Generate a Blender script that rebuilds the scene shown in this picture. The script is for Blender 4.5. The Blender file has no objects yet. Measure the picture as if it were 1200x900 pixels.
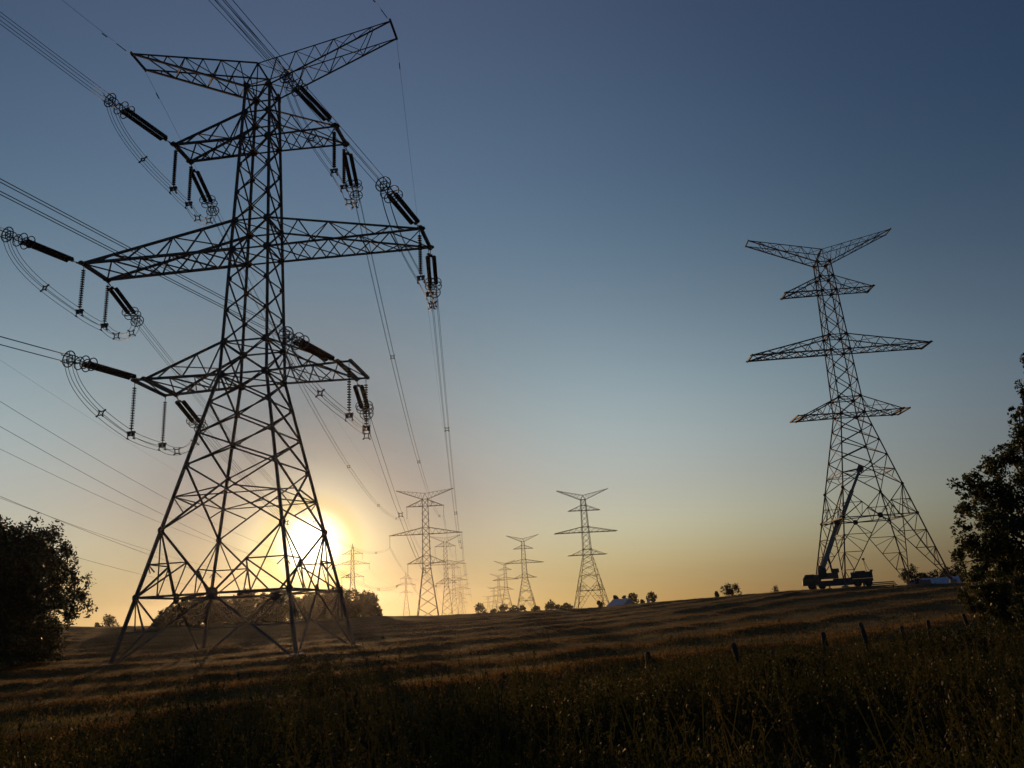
import bpy, math, random
import numpy as np
from mathutils import Matrix, Vector
rnd = random.Random(7)
rng = np.random.default_rng(11)
S = bpy.context.scene
COL = S.collection

# ------------------------------------------------------------------ camera
cd = bpy.data.cameras.new('camera'); cam = bpy.data.objects.new('camera', cd)
COL.objects.link(cam); S.camera = cam
cd.sensor_width = 36; cd.lens = 36*934.493/1200; cd.clip_start = .1; cd.clip_end = 12000
pt = math.radians(15.95); rl = math.radians(3.429)
CF = Vector((0, math.cos(pt), math.sin(pt))); U0 = Vector((0, -math.sin(pt), math.cos(pt))); R0 = Vector((1, 0, 0))
_c, _s = math.cos(rl), math.sin(rl); CR = _c*R0-_s*U0; CU = _s*R0+_c*U0
cam.matrix_world = Matrix(((CR.x, CU.x, -CF.x, 0), (CR.y, CU.y, -CF.y, 0), (CR.z, CU.z, -CF.z, 0), (0, 0, 0, 1)))
def at(x, y, D):
    """point at horizontal distance D along the sight line of a photo pixel"""
    d = CF*934.493+CR*(x-600)-CU*(y-450)
    return d*(D/math.hypot(d.x, d.y))

# ------------------------------------------------------------------ object helpers
def tag(o, label=None, cat=None, group=None, kind=None):
    if label: o['label'] = label
    if cat: o['category'] = cat
    if group: o['group'] = group
    if kind: o['kind'] = kind
    return o
def thing(name, label, cat, loc=(0, 0, 0), rz=0, group=None):
    o = bpy.data.objects.new(name, None); o.empty_display_size = .3; COL.objects.link(o)
    o.location = loc; o.rotation_euler = (0, 0, rz)
    return tag(o, label, cat, group)
def copy_tree(o, parent=None):
    c = o.copy(); COL.objects.link(c); c.parent = parent
    for ch in o.children: copy_tree(ch, c)
    return c

def frame(d):
    d = d.normalized()
    up = Vector((0, 0, 1)) if abs(d.z) < .95 else Vector((0, 1, 0))
    a = d.cross(up).normalized(); b = a.cross(d).normalized()
    return d, a, b
class MB:
    def __init__(s): s.v = []; s.f = []; s.mi = []; s.cur = 0; s.sm = []; s.smooth = False
    def add(s, vs, fs):
        n = len(s.v); s.v += [tuple(v) for v in vs]
        for f in fs: s.f.append(tuple(n+i for i in f)); s.mi.append(s.cur); s.sm.append(s.smooth)
    def angle(s, p, q, w, t=None):
        """rolled steel angle from p to q"""
        p = Vector(p); q = Vector(q); t = t or max(.012, w*.16)
        d, a, b = frame(q-p)
        prof = [(-w/2, -w/2), (w/2, -w/2), (w/2, -w/2+t), (-w/2+t, -w/2+t), (-w/2+t, w/2), (-w/2, w/2)]
        vs = [e+a*x+b*y for e in (p, q) for x, y in prof]
        s.add(vs, [(i, (i+1) % 6, 6+(i+1) % 6, 6+i) for i in range(6)]+[(5, 4, 3, 2, 1, 0), (6, 7, 8, 9, 10, 11)])
    def bar(s, p, q, w, h=None):
        p = Vector(p); q = Vector(q); h = h or w
        d, a, b = frame(q-p)
        vs = [e+a*x*w/2+b*y*h/2 for e in (p, q) for x, y in ((-1, -1), (1, -1), (1, 1), (-1, 1))]
        s.add(vs, [(0, 1, 5, 4), (1, 2, 6, 5), (2, 3, 7, 6), (3, 0, 4, 7), (3, 2, 1, 0), (4, 5, 6, 7)])
    def tube(s, pts, r, n=6, r1=None, closed=False):
        pts = [Vector(p) for p in pts]; m = len(pts); vs = []
        for i, p in enumerate(pts):
            if closed: d = pts[(i+1) % m]-pts[i-1]
            else: d = pts[min(i+1, m-1)]-pts[max(i-1, 0)]
            _, a, b = frame(d)
            rr = r if r1 is None else r+(r1-r)*i/(m-1)
            vs += [p+(a*math.cos(k*2*math.pi/n)+b*math.sin(k*2*math.pi/n))*rr for k in range(n)]
        fs = []
        for i in range(m if closed else m-1):
            j = (i+1) % m
            fs += [(i*n+k, i*n+(k+1) % n, j*n+(k+1) % n, j*n+k) for k in range(n)]
        if not closed: fs += [tuple(range(n))[::-1], tuple((m-1)*n+k for k in range(n))]
        s.add(vs, fs)
    def ring(s, c, axis, R, r, n=20):
        _, a, b = frame(Vector(axis)); c = Vector(c)
        s.tube([c+(a*math.cos(k*2*math.pi/n)+b*math.sin(k*2*math.pi/n))*R for k in range(n)], r, 5, closed=True)
    def lathe(s, p, q, prof, n=12):
        """prof: list of (distance along, radius)"""
        p = Vector(p); q = Vector(q); d, a, b = frame(q-p); vs = []
        for t, r in prof:
            vs += [p+d*t+(a*math.cos(k*2*math.pi/n)+b*math.sin(k*2*math.pi/n))*r for k in range(n)]
        m = len(prof); fs = []
        for i in range(m-1): fs += [(i*n+k, i*n+(k+1) % n, (i+1)*n+(k+1) % n, (i+1)*n+k) for k in range(n)]
        fs += [tuple(range(n))[::-1], tuple((m-1)*n+k for k in range(n))]
        s.add(vs, fs)
    def plate(s, c, nrm, r, t=.02, n=8, ph=.39):
        c = Vector(c); nn = Vector(nrm).normalized(); _, a, b = frame(nn)
        vs = []
        for sg in (-1, 1): vs += [c+nn*t*sg+(a*math.cos(ph+k*2*math.pi/n)+b*math.sin(ph+k*2*math.pi/n))*r for k in range(n)]
        s.add(vs, [tuple(range(n))[::-1], tuple(range(n, 2*n))]+[(k, (k+1) % n, n+(k+1) % n, n+k) for k in range(n)])
    def box(s, lo, hi):
        x0, y0, z0 = lo; x1, y1, z1 = hi
        vs = [(x0, y0, z0), (x1, y0, z0), (x1, y1, z0), (x0, y1, z0), (x0, y0, z1), (x1, y0, z1), (x1, y1, z1), (x0, y1, z1)]
        s.add(vs, [(3, 2, 1, 0), (4, 5, 6, 7), (0, 1, 5, 4), (1, 2, 6, 5), (2, 3, 7, 6), (3, 0, 4, 7)])
    def prism(s, poly, y0, y1):
        """poly in (x,z), extruded along y"""
        n = len(poly); vs = [(x, y0, z) for x, z in poly]+[(x, y1, z) for x, z in poly]
        s.add(vs, [tuple(range(n)), tuple(range(2*n-1, n-1, -1))]+[(k, n+k, n+(k+1) % n, (k+1) % n) for k in range(n)])
    def mesh(s, name, mats):
        me = bpy.data.meshes.new(name); me.from_pydata(s.v, [], s.f)
        for m in (mats if isinstance(mats, (list, tuple)) else [mats]): me.materials.append(m)
        me.polygons.foreach_set('material_index', s.mi); me.polygons.foreach_set('use_smooth', s.sm)
        me.update(); return me
    def build(s, name, mats, parent=None, bevel=0):
        o = bpy.data.objects.new(name, s.mesh(name, mats)); COL.objects.link(o)
        if parent: o.parent = parent
        if bevel:
            b = o.modifiers.new('bevel', 'BEVEL'); b.width = bevel; b.segments = 2; b.limit_method = 'ANGLE'
        return o
def np_mesh(name, V, Fc, mat, parent=None, smooth=False):
    """V (n,3), Fc (m,k) constant k"""
    me = bpy.data.meshes.new(name); n = len(V); m, k = Fc.shape
    me.vertices.add(n); me.vertices.foreach_set('co', np.ascontiguousarray(V, dtype=np.float32).ravel())
    me.loops.add(m*k); me.loops.foreach_set('vertex_index', Fc.astype(np.int32).ravel())
    me.polygons.add(m); me.polygons.foreach_set('loop_start', np.arange(0, m*k, k, dtype=np.int32))
    try: me.polygons.foreach_set('loop_total', np.full(m, k, dtype=np.int32))
    except Exception: pass
    if smooth: me.polygons.foreach_set('use_smooth', np.ones(m, dtype=bool))
    me.materials.append(mat); me.update(calc_edges=True); me.validate()
    o = bpy.data.objects.new(name, me); COL.objects.link(o)
    if parent: o.parent = parent
    return o

# ------------------------------------------------------------------ materials
def newmat(name):
    m = bpy.data.materials.new(name); m.use_nodes = True; nt = m.node_tree
    return m, nt, nt.nodes['Principled BSDF']
def mat_noise(name, cols, scale, rough=.7, metal=0, bump=0, detail=6, spec=.5, transl=0):
    m, nt, b = newmat(name); N = nt.nodes; Lk = nt.links
    tc = N.new('ShaderNodeTexCoord'); no = N.new('ShaderNodeTexNoise'); no.inputs['Scale'].default_value = scale
    no.inputs['Detail'].default_value = detail; Lk.new(tc.outputs['Object'], no.inputs['Vector'])
    cr = N.new('ShaderNodeValToRGB'); e = cr.color_ramp.elements
    for i, c in enumerate(cols):
        p = .3+.4*i/(len(cols)-1)
        if i < 2: e[i].position = p; e[i].color = (*c, 1)
        else: x = e.new(p); x.color = (*c, 1)
    Lk.new(no.outputs['Fac'], cr.inputs[0]); Lk.new(cr.outputs[0], b.inputs['Base Color'])
    b.inputs['Roughness'].default_value = rough; b.inputs['Metallic'].default_value = metal
    b.inputs['Specular IOR Level'].default_value = spec
    if bump:
        bn = N.new('ShaderNodeBump'); bn.inputs['Strength'].default_value = bump; bn.inputs['Distance'].default_value = .02
        Lk.new(no.outputs['Fac'], bn.inputs['Height']); Lk.new(bn.outputs[0], b.inputs['Normal'])
    if transl:
        tr = N.new('ShaderNodeBsdfTranslucent'); Lk.new(cr.outputs[0], tr.inputs[0])
        mx = N.new('ShaderNodeMixShader'); mx.inputs[0].default_value = transl
        Lk.new(b.outputs[0], mx.inputs[1]); Lk.new(tr.outputs[0], mx.inputs[2])
        Lk.new(mx.outputs[0], N['Material Output'].inputs['Surface'])
    return m
M = {}
M['steel'] = mat_noise('galvanised_steel', [(.062, .055, .05), (.10, .09, .08), (.085, .068, .055)], 3.0, .75, .0, 0, spec=.25)
M['alu'] = mat_noise('aluminium_wire', [(.06, .06, .06), (.09, .09, .09)], 2, .6, .0)
M['porcelain'] = mat_noise('brown_porcelain', [(.028, .018, .014), (.045, .028, .022)], 5, .8, 0, spec=.05)
M['ringm'] = mat_noise('ring_metal', [(.05, .05, .05), (.08, .078, .075)], 4, .6, .0)
M['concrete'] = mat_noise('concrete', [(.22, .21, .19), (.34, .32, .29)], 8, .9, 0, .3)
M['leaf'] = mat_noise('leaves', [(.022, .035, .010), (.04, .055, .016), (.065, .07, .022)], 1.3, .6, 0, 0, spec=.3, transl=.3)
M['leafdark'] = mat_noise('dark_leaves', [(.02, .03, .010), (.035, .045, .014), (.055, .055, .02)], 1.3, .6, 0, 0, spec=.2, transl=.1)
M['leafwarm'] = mat_noise('olive_leaves', [(.035, .045, .012), (.07, .075, .018), (.11, .09, .02)], 1.1, .6, 0, 0, spec=.3, transl=.3)  # yellowish green foliage colour of the low bush at right
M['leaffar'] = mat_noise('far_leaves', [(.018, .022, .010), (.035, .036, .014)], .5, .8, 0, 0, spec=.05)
M['bark'] = mat_noise('bark', [(.04, .028, .02), (.09, .065, .045)], 9, .9, 0, .6)
M['hay'] = mat_noise('dry_hay', [(.10, .056, .021), (.17, .10, .033), (.24, .15, .055)], 2.0, .85, 0, 0, spec=.1, transl=.45)
M['grass'] = mat_noise('field_grass', [(.06, .06, .018), (.12, .10, .03), (.2, .14, .045)], .6, .8, 0, 0, spec=.1, transl=.45)
M['weed'] = mat_noise('weeds', [(.026, .031, .010), (.05, .052, .014), (.10, .075, .022)], .9, .75, 0, 0, spec=.15, transl=.3)
M['post'] = mat_noise('weathered_wood', [(.025, .02, .016), (.06, .05, .04)], 12, .9, 0, .5)
M['wire'] = mat_noise('rusty_wire', [(.08, .05, .03), (.13, .1, .08)], 9, .7, .3)
M['roofwhite'] = mat_noise('pale_metal_roof', [(.45, .47, .5), (.6, .62, .64)], 1.5, .5, .0)
M['barnwall'] = mat_noise('barn_boards', [(.16, .08, .05), (.24, .12, .08)], 3, .85)
M['greywall'] = mat_noise('grey_boards', [(.3, .31, .33), (.42, .43, .45)], 3, .8)
M['glass'] = mat_noise('dark_glass', [(.02, .025, .03), (.03, .035, .04)], 2, .12)
M['craney'] = mat_noise('crane_paint', [(.10, .07, .045), (.14, .10, .06)], 4, .45)
M['craned'] = mat_noise('chassis_paint', [(.05, .05, .055), (.09, .085, .08)], 4, .6)
M['rubber'] = mat_noise('tyre_rubber', [(.02, .02, .02), (.035, .033, .03)], 8, .85)
M['boom'] = mat_noise('boom_paint', [(.2, .2, .19), (.28, .27, .25)], 3, .45)

# ------------------------------------------------------------------ terrain
def vnoise(x, y, seed=0):
    xi = np.floor(x); yi = np.floor(y); fx = x-xi; fy = y-yi
    def h(a, b):
        n = np.sin(a*127.1+b*311.7+seed*74.7)*43758.5453
        return n-np.floor(n)
    fx = fx*fx*(3-2*fx); fy = fy*fy*(3-2*fy)
    return (h(xi, yi)*(1-fx)+h(xi+1, yi)*fx)*(1-fy)+(h(xi, yi+1)*(1-fx)+h(xi+1, yi+1)*fx)*fy
SKA = np.radians(np.array([-180, -60, -35, -32, -27, -23, -16, -10, -7, -1, 5, 8.5, 13.6, 19, 26.5, 31, 60, 180.]))
SKE = np.radians(np.array([.3, .8, 1.0, .93, .57, .44, .34, .28, .1, .03, -.03, .1, .2, .3, .15, .08, .1, .3]))
def sstep(a, b, x):
    t = np.clip((x-a)/(b-a), 0, 1); return t*t*(3-2*t)
WD = math.radians(49.0)
def windrow(x, y):
    u = -x*math.cos(WD)+y*math.sin(WD); v = x*math.sin(WD)+y*math.cos(WD)
    u = u+1.4*(vnoise(v*.06, u*.05, 3)-.5)+3.2*(vnoise(v*.018, u*.02, 5)-.5)
    u = u+.5*(vnoise(v*.4, u*.3, 17)-.5)
    q = u/8.6; k = np.floor(q+.5); d = (q-k)*8.6
    amp = .25+1.0*vnoise(v*.3, k*7.3, 9)*(.4+.8*vnoise(k*3.7, v*.04, 12))+.35*(vnoise(v*1.1, k*2.2, 33)-.3)
    return np.exp(-(d/(.95+.7*vnoise(v*.35, k*5.1, 14)))**2)*np.maximum(amp, .1), d
def weedzone(x, y):
    r = np.hypot(x, y); a = np.degrees(np.arctan2(x, y))
    lim = 12.5+4*sstep(-20, 0, a)+6.5*sstep(3, 14, a)+7*sstep(14, 26, a)
    return 1-sstep(lim-2.5, lim+1.5, r+2.5*(vnoise(x*.5, y*.5, 21)-.5))
def ground_z(x, y, rough=True):
    x = np.asarray(x, float); y = np.asarray(y, float)
    r = np.hypot(x, y)+1e-6; a = np.arctan2(x, y)
    el = np.interp(a, SKA, SKE); R = np.interp(np.degrees(a), [-60, -20, 8, 18, 60], [200, 175, 150, 124, 124])
    zr = R*np.tan(el); g0 = -1.85
    z = g0-.18*sstep(20, 45, r)+(zr-g0+.18)*sstep(42, 1, 0)*0
    t = sstep(40, 1.0, 0)*0
    s = np.clip((r-38)/(R-38), 0, 1); s = s*s*(3-2*s)*.55+.45*s
    z = (g0-.15*sstep(14, 38, r))*(1-s)+zr*s
    z = z-(2.2*sstep(0, 1, (r-R)/260.))-(z+2.2)*.0
    far = sstep(500, 1400, r); z = z*(1-far)+(-2.2)*far
    if rough:
        w, d = windrow(x, y); mask = (1-weedzone(x, y))*(1-sstep(R*.93, R*1.0, r))
        z = z+w*.23*mask*(.75+.5*vnoise(x*1.3, y*1.3, 44))
        z = z+.10*(vnoise(x*.35, y*.35, 1)-.5)*(r < 400)+.05*(vnoise(x*1.7, y*1.7, 2)-.5)*(r < 120)
        wz = weedzone(x, y); z = z+wz*.25*(vnoise(x*.3, y*.3, 8)-.4)
    return z
def gz(x, y): return float(ground_z(np.array([x]), np.array([y]))[0])

azs = np.concatenate([np.arange(-180, -42, 4.), np.arange(-42, 42, .17), np.arange(42, 180, 4.)])
rs = [0.6]
while rs[-1] < 1950:
    r = rs[-1]; rs.append(r+(.25 if r < 8 else .32 if r < 60 else .5 if r < 150 else (r-150)*.05+2))
rs = np.array(rs)
A_, R_ = np.meshgrid(np.radians(azs), rs)
X_ = R_*np.sin(A_); Y_ = R_*np.cos(A_); Z_ = ground_z(X_, Y_)
na, nr = len(azs), len(rs)
V = np.stack([X_, Y_, Z_], -1).reshape(-1, 3)
V = np.vstack([V, [[0, 0, gz(0, .01)]]])
ii, jj = np.meshgrid(np.arange(nr-1), np.arange(na), indexing='ij'); j2 = (jj+1) % na
Fq = np.stack([ii*na+jj, (ii+1)*na+jj, (ii+1)*na+j2, ii*na+j2], -1).reshape(-1, 4)
jc = np.arange(na); Fc = np.stack([np.full(na, len(V)-1), jc, (jc+1) % na, (jc+1) % na], -1)
# field material
m, nt, b = newmat('mown_field'); N = nt.nodes; Lk = nt.links
tc = N.new('ShaderNodeTexCoord')
n1 = N.new('ShaderNodeTexNoise'); n1.inputs['Scale'].default_value = .25; n1.inputs['Detail'].default_value = 8; Lk.new(tc.outputs['Object'], n1.inputs['Vector'])
n2 = N.new('ShaderNodeTexNoise'); n2.inputs['Scale'].default_value = 7; n2.inputs['Detail'].default_value = 6; Lk.new(tc.outputs['Object'], n2.inputs['Vector'])
r1 = N.new('ShaderNodeValToRGB'); r1.color_ramp.elements[0].position = .35; r1.color_ramp.elements[0].color = (.09, .07, .022, 1)
r1.color_ramp.elements[1].position = .65; r1.color_ramp.elements[1].color = (.16, .10, .034, 1)
Lk.new(n1.outputs['Fac'], r1.inputs[0])
r2 = N.new('ShaderNodeValToRGB'); r2.color_ramp.elements[0].position = .3; r2.color_ramp.elements[0].color = (.45, .45, .42, 1)
r2.color_ramp.elements[1].position = .7; r2.color_ramp.elements[1].color = (1.3, 1.25, 1.1, 1)
Lk.new(n2.outputs['Fac'], r2.inputs[0])
mx = N.new('ShaderNodeMix'); mx.data_type = 'RGBA'; mx.blend_type = 'MULTIPLY'; mx.inputs[0].default_value = 1
Lk.new(r1.outputs[0], mx.inputs[6]); Lk.new(r2.outputs[0], mx.inputs[7]); Lk.new(mx.outputs[2], b.inputs['Base Color'])
b.inputs['Roughness'].default_value = .95; b.inputs['Specular IOR Level'].default_value = .05
bn = N.new('ShaderNodeBump'); bn.inputs['Strength'].default_value = .8; bn.inputs['Distance'].default_value = .08
Lk.new(n2.outputs['Fac'], bn.inputs['Height']); Lk.new(bn.outputs[0], b.inputs['Normal'])
fo = np_mesh('ground', V, np.vstack([Fq, Fc]), m, smooth=True); tag(fo, kind='structure')

# ------------------------------------------------------------------ grass, hay and weeds
def blades(n, P, hgt, wid, lean, mat, name, seed, curl=.3, quads=False):
    g = np.random.default_rng(seed)
    a = g.uniform(0, 2*np.pi, n); h = hgt*g.uniform(.5, 1.2, n); w = wid*g.uniform(.6, 1.3, n)
    l = lean*g.uniform(0, 1, n)*h; la = g.uniform(0, 2*np.pi, n)
    dx = np.cos(a)*w/2; dy = np.sin(a)*w/2
    b0 = P+np.stack([-dx, -dy, 0*h-.02], -1); b1 = P+np.stack([dx, dy, 0*h-.02], -1)
    mid = np.stack([np.cos(la)*l*.35, np.sin(la)*l*.35, h*.6], -1)
    m0 = P+mid+np.stack([-dx, -dy, 0*h], -1)*.8; m1 = P+mid+np.stack([dx, dy, 0*h], -1)*.8
    tip = P+np.stack([np.cos(la)*l, np.sin(la)*l, h], -1)
    V = np.stack([b0, b1, m1, m0, tip], 1).reshape(-1, 3); k = np.arange(n)*5
    F4 = np.stack([k, k+1, k+2, k+3], -1); F3 = np.stack([k+3, k+2, k+4, k+4], -1)
    Ft = np.vstack([np.stack([k, k+1, k+2], -1), np.stack([k, k+2, k+3], -1), np.stack([k+3, k+2, k+4], -1)])
    return np_mesh(name, V, Ft, mat)
def scatter(n, r0, r1, a0, a1, seed, power=1.0):
    g = np.random.default_rng(seed)
    r = r0*(r1/r0)**(g.uniform(0, 1, n)**power); a = np.radians(g.uniform(a0, a1, n))
    return r*np.sin(a), r*np.cos(a), g
# stubble grass over the mown field
x, y, g = scatter(170000, 9, 120, -38, 38, 1)
keep = weedzone(x, y) < .6; x = x[keep]; y = y[keep]; z = ground_z(x, y)
o = blades(len(x), np.stack([x, y, z], -1), .10, .022, .8, M['grass'], 'grass', 2)
me = o.data; tag(o, 'short mown grass stubble covering the hay field', 'grass', kind='stuff')
# hay lying on the windrows
x, y, g = scatter(420000, 10, 130, -38, 38, 4, .85)
w, d = windrow(x, y); keep = (g.uniform(0, 1, len(x)) < w*1.1+.10*(vnoise(x*.25, y*.25, 77) > .6)) & (weedzone(x, y) < .5)
x = x[keep]; y = y[keep]; z = ground_z(x, y)+g.uniform(-.02, .05, len(x))
o = blades(len(x), np.stack([x, y, z], -1), .13, .03, 2.6, M['hay'], 'hay', 5)
tag(o, 'raked rows of dry cut hay lying across the field', 'hay', kind='stuff')

def leaf_quads(C, size, g, flat=.0):
    n = len(C); nrm = g.normal(size=(n, 3)); nrm /= np.linalg.norm(nrm, axis=1)[:, None]
    t = g.normal(size=(n, 3)); t -= nrm*(t*nrm).sum(1)[:, None]; t /= np.linalg.norm(t, axis=1)[:, None]
    b = np.cross(nrm, t); s = size*g.uniform(.6, 1.35, n)[:, None]
    V = np.stack([C-t*s*.5, C+b*s*.27+nrm*s*.06, C+t*s*.5, C-b*s*.27+nrm*s*.06], 1).reshape(-1, 3)
    k = np.arange(n)*4
    return V, np.stack([k, k+1, k+2, k+3], -1)
# tall foreground weeds: leafy stems
def weeds():
    g = np.random.default_rng(31)
    n = 11000
    r = 5.5*(34/5.5)**g.uniform(0, 1, n); a = np.radians(g.uniform(-40, 40, n)); x = r*np.sin(a); y = r*np.cos(a)
    dens = vnoise(x*.45, y*.45, 40)
    keep = (weedzone(x, y) > .35) & (dens > .25)
    x = x[keep]; y = y[keep]; n = len(x); z = ground_z(x, y)
    h = (.35+.55*vnoise(x*.35, y*.35, 41))*g.uniform(.6, 1.25, n)
    la = g.uniform(0, 2*np.pi, n); ll = g.uniform(0, .3, n)*h
    Vs = []; Fs = []; off = 0
    P0 = np.stack([x, y, z-.03], -1); tip = P0+np.stack([np.cos(la)*ll, np.sin(la)*ll, h], -1)
    wd = .007
    for ax in ((wd, 0, 0), (0, wd, 0)):
        A = np.array(ax); q = np.stack([P0-A, P0+A, tip+A*.4, tip-A*.4], 1).reshape(-1, 3); k = np.arange(n)*4+off
        Vs.append(q); Fs.append(np.stack([k, k+1, k+2, k+3], -1)); off += len(q)
    L = 44; t = g.uniform(.15, 1.0, (n, L)); rad = .13*(1.15-t)*g.uniform(.3, 1, (n, L)); ang = g.uniform(0, 2*np.pi, (n, L))
    C = P0[:, None, :]*(1-t[..., None])+tip[:, None, :]*t[..., None]+np.stack([np.cos(ang)*rad, np.sin(ang)*rad, 0*rad], -1)
    q, f = leaf_quads(C.reshape(-1, 3), .05, g); Vs.append(q); Fs.append(f+off); off += len(q)
    # seed heads and bare bent stalks standing above the leaves
    ns = 2600; ids = g.choice(n, min(ns, n), replace=False); b0 = P0[ids]; hh_ = (h[ids]*g.uniform(1.15, 1.7, len(ids)))[:, None]
    dr = np.stack([g.normal(0, .22, len(ids)), g.normal(0, .22, len(ids)), np.ones(len(ids))], -1); tp = b0+dr*hh_; md = b0+dr*hh_*.55*np.array([.6, .6, 1.05])
    for ax in ((.004, 0, 0), (0, .004, 0)):
        A = np.array(ax)
        for p_, q_ in ((b0, md), (md, tp)):
            qd = np.stack([p_-A, p_+A, q_+A*.8, q_-A*.8], 1).reshape(-1, 3); k = np.arange(len(ids))*4+off; Vs.append(qd); Fs.append(np.stack([k, k+1, k+2, k+3], -1)); off += len(qd)
    hc = (tp[:, None, :]-dr[:, None, :]*g.uniform(0, .12, (len(ids), 9, 1))+g.normal(0, .012, (len(ids), 9, 3))).reshape(-1, 3)
    q, f = leaf_quads(hc, .035, g); Vs.append(q); Fs.append(f+off); off += len(q)
    o = np_mesh('weeds', np.vstack(Vs), np.vstack(Fs), M['weed'])
    tag(o, 'dark tangle of tall leafy weeds along the near edge of the field', 'weeds', kind='stuff')
weeds()
x, y, g = scatter(90000, 3.5, 34, -42, 42, 61)
keep = weedzone(x, y) > .25; x = x[keep]; y = y[keep]; z = ground_z(x, y)
o = blades(len(x), np.stack([x, y, z], -1), .36, .014, .9, M['weed'], 'long_grass', 62)
tag(o, 'long uncut grass growing among the weeds in the foreground', 'grass', kind='stuff')

# ------------------------------------------------------------------ trees and shrubs
def make_tree(name, label, cat, base, clumps, nleaf, size, mat, seed, trunk_r=.2, group=None, shell=.55):
    """clumps: list of (local centre, radius); limbs run from the trunk to each clump"""
    g = np.random.default_rng(seed); root = thing(name, label, cat, base, 0, group)
    C = np.array([c for c, r in clumps]); R = np.array([r for c, r in clumps])
    w3 = (R**3)[:, None]; mb = MB(); mb.smooth = True; ctr = (C*w3).sum(0)/w3.sum()
    hs = max(ctr[2]*.8, .4); top = hs*1.7
    pts = [Vector((0, 0, -.3)), Vector((ctr[0]*.15, ctr[1]*.15, hs*.4)), Vector((ctr[0]*.5, ctr[1]*.5, hs)), Vector((ctr[0]*.8, ctr[1]*.8, (hs+top)/2))]
    mb.tube(pts, trunk_r, 8, trunk_r*.3)
    for c, r in clumps:
        t = g.uniform(.25, .8); i = min(int(t*3), 2); p0 = pts[i].lerp(pts[i+1], t*3-i); c = Vector([float(q) for q in c])
        m1 = p0.lerp(c, .5)+Vector((g.uniform(-.1, .1)*r, g.uniform(-.1, .1)*r, .2*r))
        mb.tube([p0, m1, c], trunk_r*.3, 5, trunk_r*.08)
        for k in range(4):
            dv = Vector(g.normal(size=3)).normalized()*r*.8
            mb.tube([m1.lerp(c, .7), c+dv*.6, c+dv], trunk_r*.1, 4, trunk_r*.03)
    mb.build('trunk', M['bark'], root)
    wgt = R**2.2; wgt /= wgt.sum(); idx = g.choice(len(C), nleaf, p=wgt)
    # sub clumps give light and dark tufts and gaps
    nsub = 26; sd = g.normal(size=(len(C), nsub, 3)); sd /= np.linalg.norm(sd, axis=2)[..., None]
    sr = g.uniform(shell, 1.0, (len(C), nsub, 1)); sub = C[:, None, :]+sd*sr*R[:, None, None]
    si = g.integers(0, nsub, nleaf)
    P = sub[idx, si]+g.normal(size=(nleaf, 3))*(R[idx, None]*.115)
    P[:, 2] = np.maximum(P[:, 2], .05)
    q, f = leaf_quads(P, size, g)
    np_mesh('crown', q, f, mat, root)
    return root
def dome_clumps(R, H, n, seed, z0=.1, rr=.33, pw=2., lo=.45, hi=.82):
    g = random.Random(seed); out = []
    for i in range(n):
        a = g.uniform(0, 2*math.pi); t = g.uniform(0, 1); zz = z0+(1-z0)*t
        w = max(0, 1-abs((zz-.42)/.6)**pw)**(1/pw)*R*g.uniform(lo, hi)
        out.append(((w*math.cos(a), w*math.sin(a), zz*H*.86), R*rr*g.uniform(.75, 1.25)))
    return out
# big dark tree at the left
bx, by = -34.8, 49.6
make_tree('broadleaf_tree', 'large dark round tree filling the left edge of the field', 'tree', (bx, by, gz(bx, by)),
          dome_clumps(7.7, 9.0, 230, 3, .0, .19, 3.4, .25, .88), 230000, .21, M['leafdark'], 5, .38, shell=.15)
# trees at the right edge
def px_clumps(base, lst, D, seed):
    g = random.Random(seed); out = []
    for x, y, r in lst:
        p = at(x, y, D+g.uniform(-1.3, 1.3))-Vector(base); out.append((tuple(p), r))
    return out
base = at(1215, 700, 33); base.z = gz(base.x, base.y)
rc = [(1147, 600, .75), (1134, 572, .42), (1160, 568, .8), (1130, 628, .4), (1142, 655, .7), (1183, 575, 1.0), (1180, 532, .5), (1158, 545, .35), (1200, 530, .7),
      (1194, 488, .38), (1199, 455, .3), (1203, 420, .28), (1168, 690, .9), (1200, 625, 1.4), (1226, 500, 1.0), (1232, 430, .8), (1245, 560, 1.7),
      (1262, 460, 1.3), (1255, 650, 1.8), (1240, 370, .7), (1290, 560, 1.8), (1280, 400, 1.2), (1155, 640, .8), (1185, 655, 1.0), (1126, 600, .25), (1118, 566, .2)]
make_tree('broadleaf_tree', 'tall leafy tree cut off by the right edge of the view', 'tree', base, px_clumps(base, rc, 33, 4), 75000, .115, M['leaf'], 8, .2)
base = at(1175, 735, 29); base.z = gz(base.x, base.y)
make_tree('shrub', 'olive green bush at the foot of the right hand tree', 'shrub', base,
          px_clumps(base, [(1150, 700, .6), (1175, 690, .7), (1200, 700, .8), (1160, 725, .5), (1190, 725, .7), (1225, 700, .9), (1215, 730, .7)], 29, 5), 16000, .10, M['leafwarm'], 9, .07)
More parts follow.
